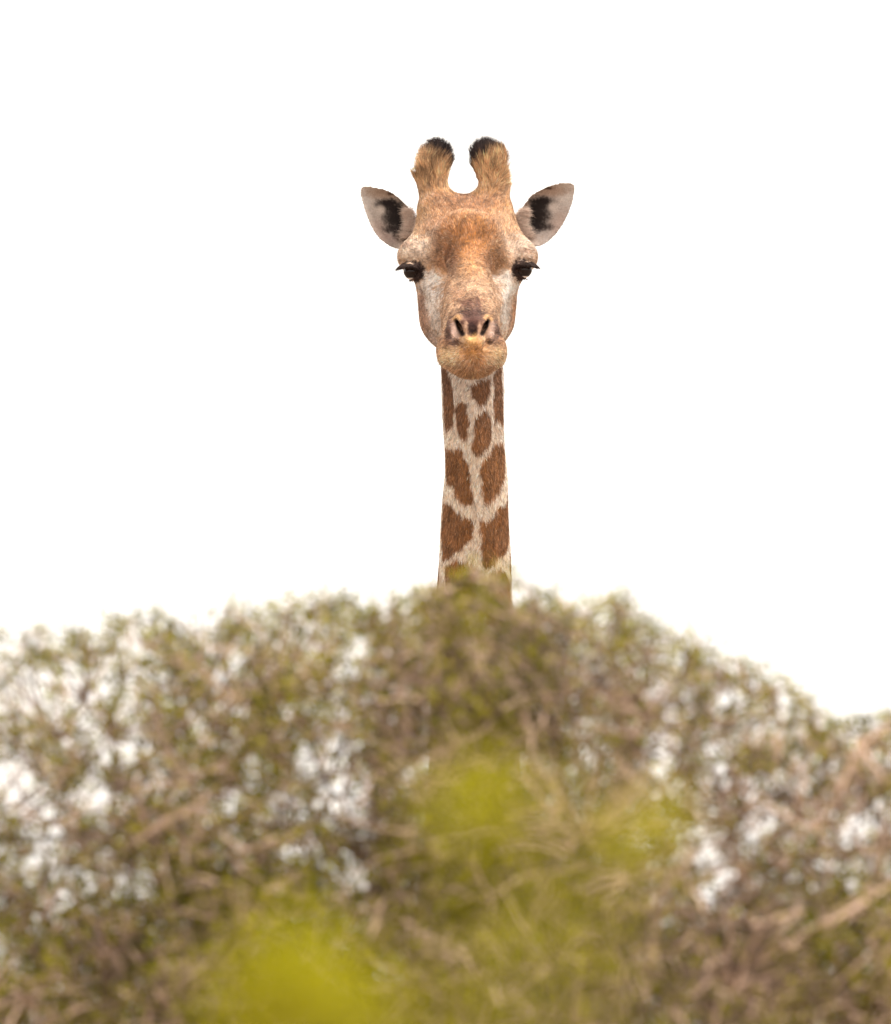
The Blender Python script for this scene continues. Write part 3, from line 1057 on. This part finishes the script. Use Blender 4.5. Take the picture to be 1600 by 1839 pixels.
# ------------------------------------------------------------------ the thicket
def tubes(pts, rad, sides=4, rng=R):
    """pts (n,k,3), rad (n,k) -> verts, quads of n tapering tubes"""
    n, k, _ = pts.shape
    tg = np.gradient(pts, axis=1)
    tg /= np.linalg.norm(tg, axis=2, keepdims=True) + 1e-9
    ref = rng.normal(0, 1, (n, 1, 3))
    a = np.cross(tg, ref)
    a /= np.linalg.norm(a, axis=2, keepdims=True) + 1e-9
    b = np.cross(tg, a)
    ph = np.arange(sides) / sides * 2 * np.pi
    ring = a[:, :, None, :] * np.cos(ph)[None, None, :, None] + b[:, :, None, :] * np.sin(ph)[None, None, :, None]
    Vt = pts[:, :, None, :] + ring * rad[:, :, None, None]
    id_ = np.arange(n * k * sides).reshape(n, k, sides)
    nx = np.roll(id_, -1, 2)
    Ft = np.stack([id_[:, :-1], nx[:, :-1], nx[:, 1:], id_[:, 1:]], -1).reshape(-1, 4)
    return Vt.reshape(-1, 3), Ft


def wander(a, b, k, amp, rng, bow=0.0):
    """n bent polylines from a to b"""
    n = len(a)
    t = np.linspace(0, 1, k)
    p = a[:, None, :] + (b - a)[:, None, :] * t[None, :, None]
    L = np.linalg.norm(b - a, axis=1)[:, None, None]
    w = np.cumsum(rng.normal(0, 1, (n, k, 3)), 1)
    w = w - w[:, :1] - (w[:, -1:] - w[:, :1]) * t[None, :, None]
    p = p + w * amp * L
    p[:, :, 2] += bow * L[:, :, 0] * np.sin(t * np.pi)[None, :]
    return p


def nearest(T_, N_):
    out = np.empty(len(T_), int)
    for i in range(0, len(T_), 500):
        d = ((T_[i:i + 500, None, :] - N_[None]) ** 2).sum(2)
        out[i:i + 500] = d.argmin(1)
    return out


def leaf_mesh(P, D, size, rng, width=.45):
    """folded leaf of four triangles at each P pointing along D"""
    n = len(P)
    D = D / (np.linalg.norm(D, axis=1, keepdims=True) + 1e-9)
    W = np.cross(D, rng.normal(0, 1, (n, 3)))
    W /= np.linalg.norm(W, axis=1, keepdims=True) + 1e-9
    N = np.cross(D, W)
    s = size[:, None]
    a = P
    t = P + D * s + N * s * .10
    m = P + D * s * .5 - N * s * .05
    l = P + D * s * .45 + W * s * width * .5 + N * s * .08
    r = P + D * s * .45 - W * s * width * .5 + N * s * .08
    Vl = np.stack([a, l, t, r, m], 1).reshape(-1, 3)
    o = (np.arange(n) * 5)[:, None]
    Fl = np.concatenate([o + np.array([[0, 1, 4]]), o + np.array([[1, 2, 4]]), o + np.array([[4, 2, 3]]), o + np.array([[0, 4, 3]])])
    return Vl, Fl


def with_tint(me, val):
    a = me.attributes.new('tint', 'FLOAT', 'POINT')
    a.data.foreach_set('value', val.astype(np.float32))
    return me


def bark_mat(name, dark, light):
    m, n_, l_, b_ = new_mat(name)
    a = n_.new('ShaderNodeAttribute')
    a.attribute_name = 'tint'
    t = n_.new('ShaderNodeTexNoise')
    t.inputs['Scale'].default_value = 60
    ad = n_.new('ShaderNodeMath')
    ad.operation = 'MULTIPLY_ADD'
    ad.inputs[1].default_value = .35
    c = n_.new('ShaderNodeTexCoord')
    l_.new(c.outputs['Object'], t.inputs['Vector'])
    l_.new(t.outputs['Fac'], ad.inputs[0])
    l_.new(a.outputs['Fac'], ad.inputs[2])
    r = n_.new('ShaderNodeValToRGB')
    r.color_ramp.elements[0].color = (*dark, 1)
    r.color_ramp.elements[1].color = (*light, 1)
    r.color_ramp.elements[0].position = .15
    r.color_ramp.elements[1].position = 1.0
    l_.new(ad.outputs[0], r.inputs['Fac'])
    l_.new(r.outputs['Color'], b_.inputs['Base Color'])
    b_.inputs['Roughness'].default_value = .8
    b_.inputs['Specular IOR Level'].default_value = .25
    return m


def leaf_mat(name, cols, trans):
    m, n_, l_, b_ = new_mat(name)
    a = n_.new('ShaderNodeAttribute')
    a.attribute_name = 'tint'
    r = n_.new('ShaderNodeValToRGB')
    el = r.color_ramp.elements
    el[0].position, el[0].color = 0, (*cols[0], 1)
    el[1].position, el[1].color = 1, (*cols[-1], 1)
    for i, c in enumerate(cols[1:-1]):
        x = el.new((i + 1) / (len(cols) - 1))
        x.color = (*c, 1)
    l_.new(a.outputs['Fac'], r.inputs['Fac'])
    l_.new(r.outputs['Color'], b_.inputs['Base Color'])
    b_.inputs['Roughness'].default_value = .55
    b_.inputs['Specular IOR Level'].default_value = .3
    tr = n_.new('ShaderNodeBsdfTranslucent')
    l_.new(r.outputs['Color'], tr.inputs['Color'])
    mx = n_.new('ShaderNodeMixShader')
    mx.inputs['Fac'].default_value = trans
    out = n_['Material Output']
    l_.new(b_.outputs['BSDF'], mx.inputs[1])
    l_.new(tr.outputs['BSDF'], mx.inputs[2])
    l_.new(mx.outputs['Shader'], out.inputs['Surface'])
    return m


M_BARK = bark_mat('grey_brown_bark', (.034, .019, .010), (.76, .54, .41))
M_LEAF = leaf_mat('olive_thorn_leaf', [(.035, .038, .003), (.19, .185, .009), (.37, .335, .016), (.54, .47, .035)], .35)
M_NEAR = leaf_mat('young_yellow_green_leaf', [(.34, .34, .004), (.52, .49, .006), (.66, .58, .010)], .5)
M_STEM = bark_mat('shrub_stem_bark', (.09, .07, .02), (.22, .18, .06))

OUT = [(-700, 1700), (-450, 1420), (-250, 1200), (-100, 1130), (0, 1118), (60, 1128), (110, 1132), (160, 1115), (240, 1105), (320, 1120), (390, 1095), (480, 1100), (560, 1075), (610, 1065), (680, 1100), (740, 1072), (790, 1046), (835, 1032), (880, 1038), (920, 1052),
       (950, 1072), (1000, 1092), (1060, 1100), (1120, 1085), (1160, 1130), (1220, 1150), (1290, 1165), (1330, 1200), (1400, 1225), (1440, 1270), (1500, 1300), (1560, 1290), (1640, 1290), (1800, 1330), (2000, 1450), (2200, 1700)]
YB = -6.3
OW = np.array([at(a, b - 22, YB)[[0, 2]] for a, b in OUT])


def top_z(x, y, yc, ry):
    return np.interp(x, OW[:, 0], OW[:, 1]) - .30 * ((y - yc) / ry) ** 2


def two_tone(n, rng):
    return np.where(rng.random(n) < .66, rng.random(n) * .4, .55 + .45 * rng.random(n))


def thorn_bush(px0, px1, yc, ry, seed, n3, n4, nleaf, thick, label, hole, base_px, low=.2, boost=None):
    rng = np.random.default_rng(seed)
    x0, x1 = at(px0, 1200, YB)[0], at(px1, 1200, YB)[0]
    base = np.array([at(base_px, 1200, YB)[0], yc + .1, -.03])

    def crown(n, lo, margin, hole_=hole, power=1.0):
        out = []
        tot = 0
        while tot < n:
            m = n * 3
            x = rng.uniform(x0 - .15, x1 + .15, m)
            ed = np.minimum(x - x0, x1 - x) / .3
            y = yc + rng.normal(0, .48, m).clip(-1, 1) * ry
            tz = top_z(x, y, yc, ry) - margin
            z = tz - (tz - lo) * rng.random(m) ** power
            y = yc + (y - yc) * (1 + 1.1 * np.clip((tz - z - .25) / .5, 0, 1))
            P = np.stack([x, y, z], 1)
            ok = (z > lo) & (rng.random(m) < np.clip(.5 + ed, 0, 1))
            nz = noise(P, (25.0, .9, 27.0), seed + 1) + .3 * np.clip(1 - (tz - z) / .10, 0, 1)
            ok &= nz + low * np.clip((2.80 - z) / .25, 0, 1) > hole_ + rng.normal(0, .025, m)
            out.append(P[ok])
            tot += ok.sum()
        return np.concatenate(out)[:n]

    root = link(bpy.data.objects.new('thorn_bush', None))
    root.location = base * np.array([1, 1, 0])
    off = np.array(root.location)
    tag(root, label, 'bush', 'thorn bushes in front of the giraffe')
    # limbs from the foot
    nl = 9
    tgt = crown(nl, 2.2, .35, 0)
    limbs = wander(np.tile(base, (nl, 1)) + rng.normal(0, .06, (nl, 3)) * np.array([1, 1, 0]), tgt, 12, .014, rng, .04)
    lr = np.linspace(.040, .006, 12)[None, :] * rng.uniform(.8, 1.2, nl)[:, None]
    Vt, Ft = tubes(limbs, lr, 8, rng)
    tv = np.repeat(rng.random(nl) * .25 + .1, 12 * 8)
    trunk = link(bpy.data.objects.new('trunk', with_tint(mesh_np('trunk', Vt - off, Ft, M_BARK), tv)), root)
    nodes = limbs[:, 4:].reshape(-1, 3)
    # branches
    n2 = 110
    tgt = crown(n2, 1.9, .12, 0)
    src = nodes[nearest(tgt, nodes)]
    br = wander(src, tgt, 9, .014, rng, .02)
    bl = np.linspace(1, .45, 9)[None, :] * (rng.uniform(.0022, .0040, n2) * thick)[:, None]
    nodes2 = np.concatenate([nodes, br[:, 2:].reshape(-1, 3)])
    tgt = crown(n3, 2.05, .01, 0, 1.0)
    src = nodes2[nearest(tgt, nodes2)]
    b3 = wander(src, tgt, 6, .025, rng, .02)
    r3 = np.linspace(1, .5, 6)[None, :] * (rng.uniform(.0018, .0036, n3) * thick)[:, None]
    Va, Fa = tubes(br, bl, 6, rng)
    Vb, Fb = tubes(b3, r3, 4, rng)
    ta = np.repeat(rng.random(n2) * .5, 9 * 6)
    tb = np.repeat(two_tone(n3, rng), 6 * 4)
    o = link(bpy.data.objects.new('branches', with_tint(mesh_np('branches', np.concatenate([Va, Vb]) - off, np.concatenate([Fa, Fb + len(Va)]), M_BARK), np.concatenate([ta, tb]))), root)
    o['kind'] = 'stuff'
    # twigs, short and crooked
    nodes3 = np.concatenate([nodes2, b3[:, 1:].reshape(-1, 3)])
    tgt = crown(n4, 2.25, .0, hole, .9)
    nu = int(n4 * .34)                           # the thicker lower storey
    x = rng.uniform(x0, x1, nu)
    tgt[-nu:] = np.stack([x, yc + rng.normal(0, .6, nu) * ry, 2.25 + .42 * rng.random(nu) ** 1.3], 1)
    if boost:                                    # a close-grown crest
        bx0, bx1, nb = boost
        x = rng.uniform(at(bx0, 1200, YB)[0], at(bx1, 1200, YB)[0], nb)
        y = yc + rng.uniform(-.6, .6, nb) * ry
        tz = top_z(x, y, yc, ry)
        tgt[:nb] = np.stack([x, y, tz - rng.random(nb) * .55], 1)
    src = nodes3[nearest(tgt, nodes3)]
    d = tgt - src
    L = np.linalg.norm(d, axis=1)[:, None]
    tgt = src + d / (L + 1e-6) * np.clip(L, .04, .16) + rng.normal(0, .012, d.shape)
    tw = wander(src, tgt, 5, .035, rng, .02)
    r4 = np.linspace(1, .45, 5)[None, :] * (rng.uniform(.0013, .0034, n4) * thick)[:, None]
    Vc, Fc = tubes(tw, r4, 3, rng)
    o = link(bpy.data.objects.new('twigs', with_tint(mesh_np('twigs', Vc - off, Fc, M_BARK), np.repeat(two_tone(n4, rng), 15))), root)
    o['kind'] = 'stuff'
    # leaves along the twigs
    i = rng.integers(int(boost[2] * .6) if boost else 0, n4, nleaf * 3)
    j = rng.integers(1, 5, nleaf * 3)
    p = tw[i, j]
    keep = fbm(p, (9, 4, 9), seed + 5, 2) + .5 * np.clip((p[:, 2] - top_z(p[:, 0], p[:, 1], yc, ry) + .12) / .12, 0, 1) > .47 + rng.normal(0, .06, len(p))
    p = p[keep][:nleaf]
    nn = len(p)
    p = p + rng.normal(0, .012, (nn, 3))
    dd = rng.normal(0, 1, (nn, 3)) + np.array([0, 0, .5])
    Vl, Fl = leaf_mesh(p, dd, rng.uniform(.011, .022, nn), rng)
    tint = np.clip(fbm(p, 9, seed + 9, 2) * .7 + rng.normal(.12, .28, nn), 0, 1)
    o = link(bpy.data.objects.new('foliage', with_tint(mesh_np('foliage', Vl - off, Fl, M_LEAF, False), np.repeat(tint, 5))), root)
    o['kind'] = 'stuff'
    return root, nodes3, rng, off


thorn_bush(-330, 480, -6.0, .50, 101, 1500, 9800, 36000, .95, 'airy thorn bush with bright sky gaps, left of the giraffe', .50, 120, .15)
thorn_bush(330, 1130, -6.2, .55, 202, 1900, 14500, 44000, .95, 'domed thorn bush hiding the foot of the giraffe neck', .46, 760, .2, (660, 1010, 3000))
rb, nodes_r, rng_r, off_r = thorn_bush(980, 1880, -6.4, .60, 303, 2000, 13500, 33000, 1.05, 'low thorn bush with bare pale sticks, right of the giraffe', .44, 1500, .25)
# bare pale sticks in the right-hand bush
st = [((1500, 1440), (1545, 1340)), ((1545, 1340), (1585, 1395)), ((1460, 1480), (1500, 1440)), ((1180, 1650), (1290, 1560)), ((1210, 1560), (1265, 1640)), ((1290, 1610), (1345, 1545)), ((1240, 1790), (1320, 1700)),
      ((1470, 1660), (1600, 1590)), ((1500, 1770), (1590, 1700)), ((1160, 1640), (1205, 1580)), ((1330, 1750), (1400, 1690)), ((1400, 1560), (1450, 1480)), ((1540, 1340), (1600, 1300)), ((1350, 1660), (1440, 1640)), ((1420, 1830), (1540, 1800))]
A_ = np.array([at(a[0], a[1], -6.95 + .2 * rng_r.random()) for a, b in st])
B_ = np.array([at(b[0], b[1], -6.95 + .2 * rng_r.random()) for a, b in st])
sp = wander(A_, B_, 6, .025, rng_r)
sr = np.linspace(1, .7, 6)[None, :] * rng_r.uniform(.0032, .0055, len(st))[:, None]
Vs, Fs = tubes(sp, sr, 6, rng_r)
o = link(bpy.data.objects.new('bare_sticks', with_tint(mesh_np('bare_sticks', Vs - off_r, Fs, M_BARK), np.repeat(rng_r.uniform(.5, 1, len(st)), 36))), rb)
o['kind'] = 'stuff'


# ------------------------------------------------------------------ leafy shrubs close to the camera
def leafy_shrub(y, base_px, sprigs, seed, label, leaf):
    """sprigs: (px, py, spread px, number of leaves)"""
    rng = np.random.default_rng(seed)
    base = at(base_px, 1600, y)
    base[2] = -.02
    root = link(bpy.data.objects.new('leafy_shrub', None))
    root.location = base * np.array([1, 1, 0])
    off = np.array(root.location)
    tag(root, label, 'shrub', 'leafy shrubs close to the camera')
    pxm = (y + D0) / FPX
    n = len(sprigs)
    tips = np.array([at(a, b, y) for a, b, _, _ in sprigs]) + rng.normal(0, .04, (n, 3)) * np.array([0, 1, 0])
    stems = wander(np.tile(base, (n, 1)) + rng.normal(0, .02, (n, 3)) * np.array([1, 1, 0]), tips, 14, .015, rng, .0)
    Vt, Ft = tubes(stems, np.linspace(.012, .0015, 14)[None, :] * np.ones((n, 1)), 6, rng)
    link(bpy.data.objects.new('stem', with_tint(mesh_np('stem', Vt - off, Ft, M_STEM), np.repeat(rng.random(n), 14 * 6))), root)
    P, Dr = [], []
    for (a, b, sp_, nl), tip, stem in zip(sprigs, tips, stems):
        r = sp_ * pxm
        q = rng.normal(0, 1, (nl, 3))
        q = q / np.linalg.norm(q, axis=1, keepdims=True) * (rng.random(nl) ** .45)[:, None] * r * np.array([1, 1.2, 1.0])
        P.append(tip + q)
        Dr.append(q / (r + 1e-9) + rng.normal(0, .5, (nl, 3)) + np.array([0, 0, .3]))
        # leaves further down the stem, out of frame
        k = rng.integers(3, 11, nl // 2)
        P.append(stem[k] + rng.normal(0, .07, (nl // 2, 3)))
        Dr.append(rng.normal(0, 1, (nl // 2, 3)))
    P, Dr = np.concatenate(P), np.concatenate(Dr)
    # fine side twigs that carry the leaves
    src = stems[:, 4:].reshape(-1, 3)
    sel = rng.random(len(P)) < .5
    near_ = src[nearest(P[sel], src)]
    tw = wander(near_, P[sel], 4, .05, rng)
    Vw, Fw = tubes(tw, np.linspace(.0011, .0006, 4)[None, :] * np.ones((len(tw), 1)), 3, rng)
    o = link(bpy.data.objects.new('twigs', with_tint(mesh_np('twigs', Vw - off, Fw, M_STEM), np.repeat(rng.random(len(tw)), 12))), root)
    o['kind'] = 'stuff'
    Vl, Fl = leaf_mesh(P, Dr, rng.uniform(.7, 1.25, len(P)) * leaf, rng, .42)
    o = link(bpy.data.objects.new('foliage', with_tint(mesh_np('foliage', Vl - off, Fl, M_NEAR, False), np.repeat(rng.random(len(P)), 5))), root)
    o['kind'] = 'stuff'


leafy_shrub(-17.6, 960, [(880, 1425, 80, 48), (800, 1475, 70, 38), (960, 1500, 100, 20), (1165, 1480, 60, 46), (1050, 1430, 100, 16), (1100, 1570, 80, 26), (900, 1610, 120, 26), (1010, 1680, 140, 36), (820, 1760, 130, 18), (980, 1800, 150, 40)],
            41, 'olive green leafy shrub overlapping the domed thorn bush', .022)
leafy_shrub(-19.8, 520, [(500, 1755, 75, 95), (575, 1775, 85, 90), (470, 1840, 85, 110), (600, 1860, 105, 130), (535, 1715, 55, 26), (690, 1850, 90, 46)],
            42, 'bright yellow-green leafy shrub tip at the bottom edge', .022)
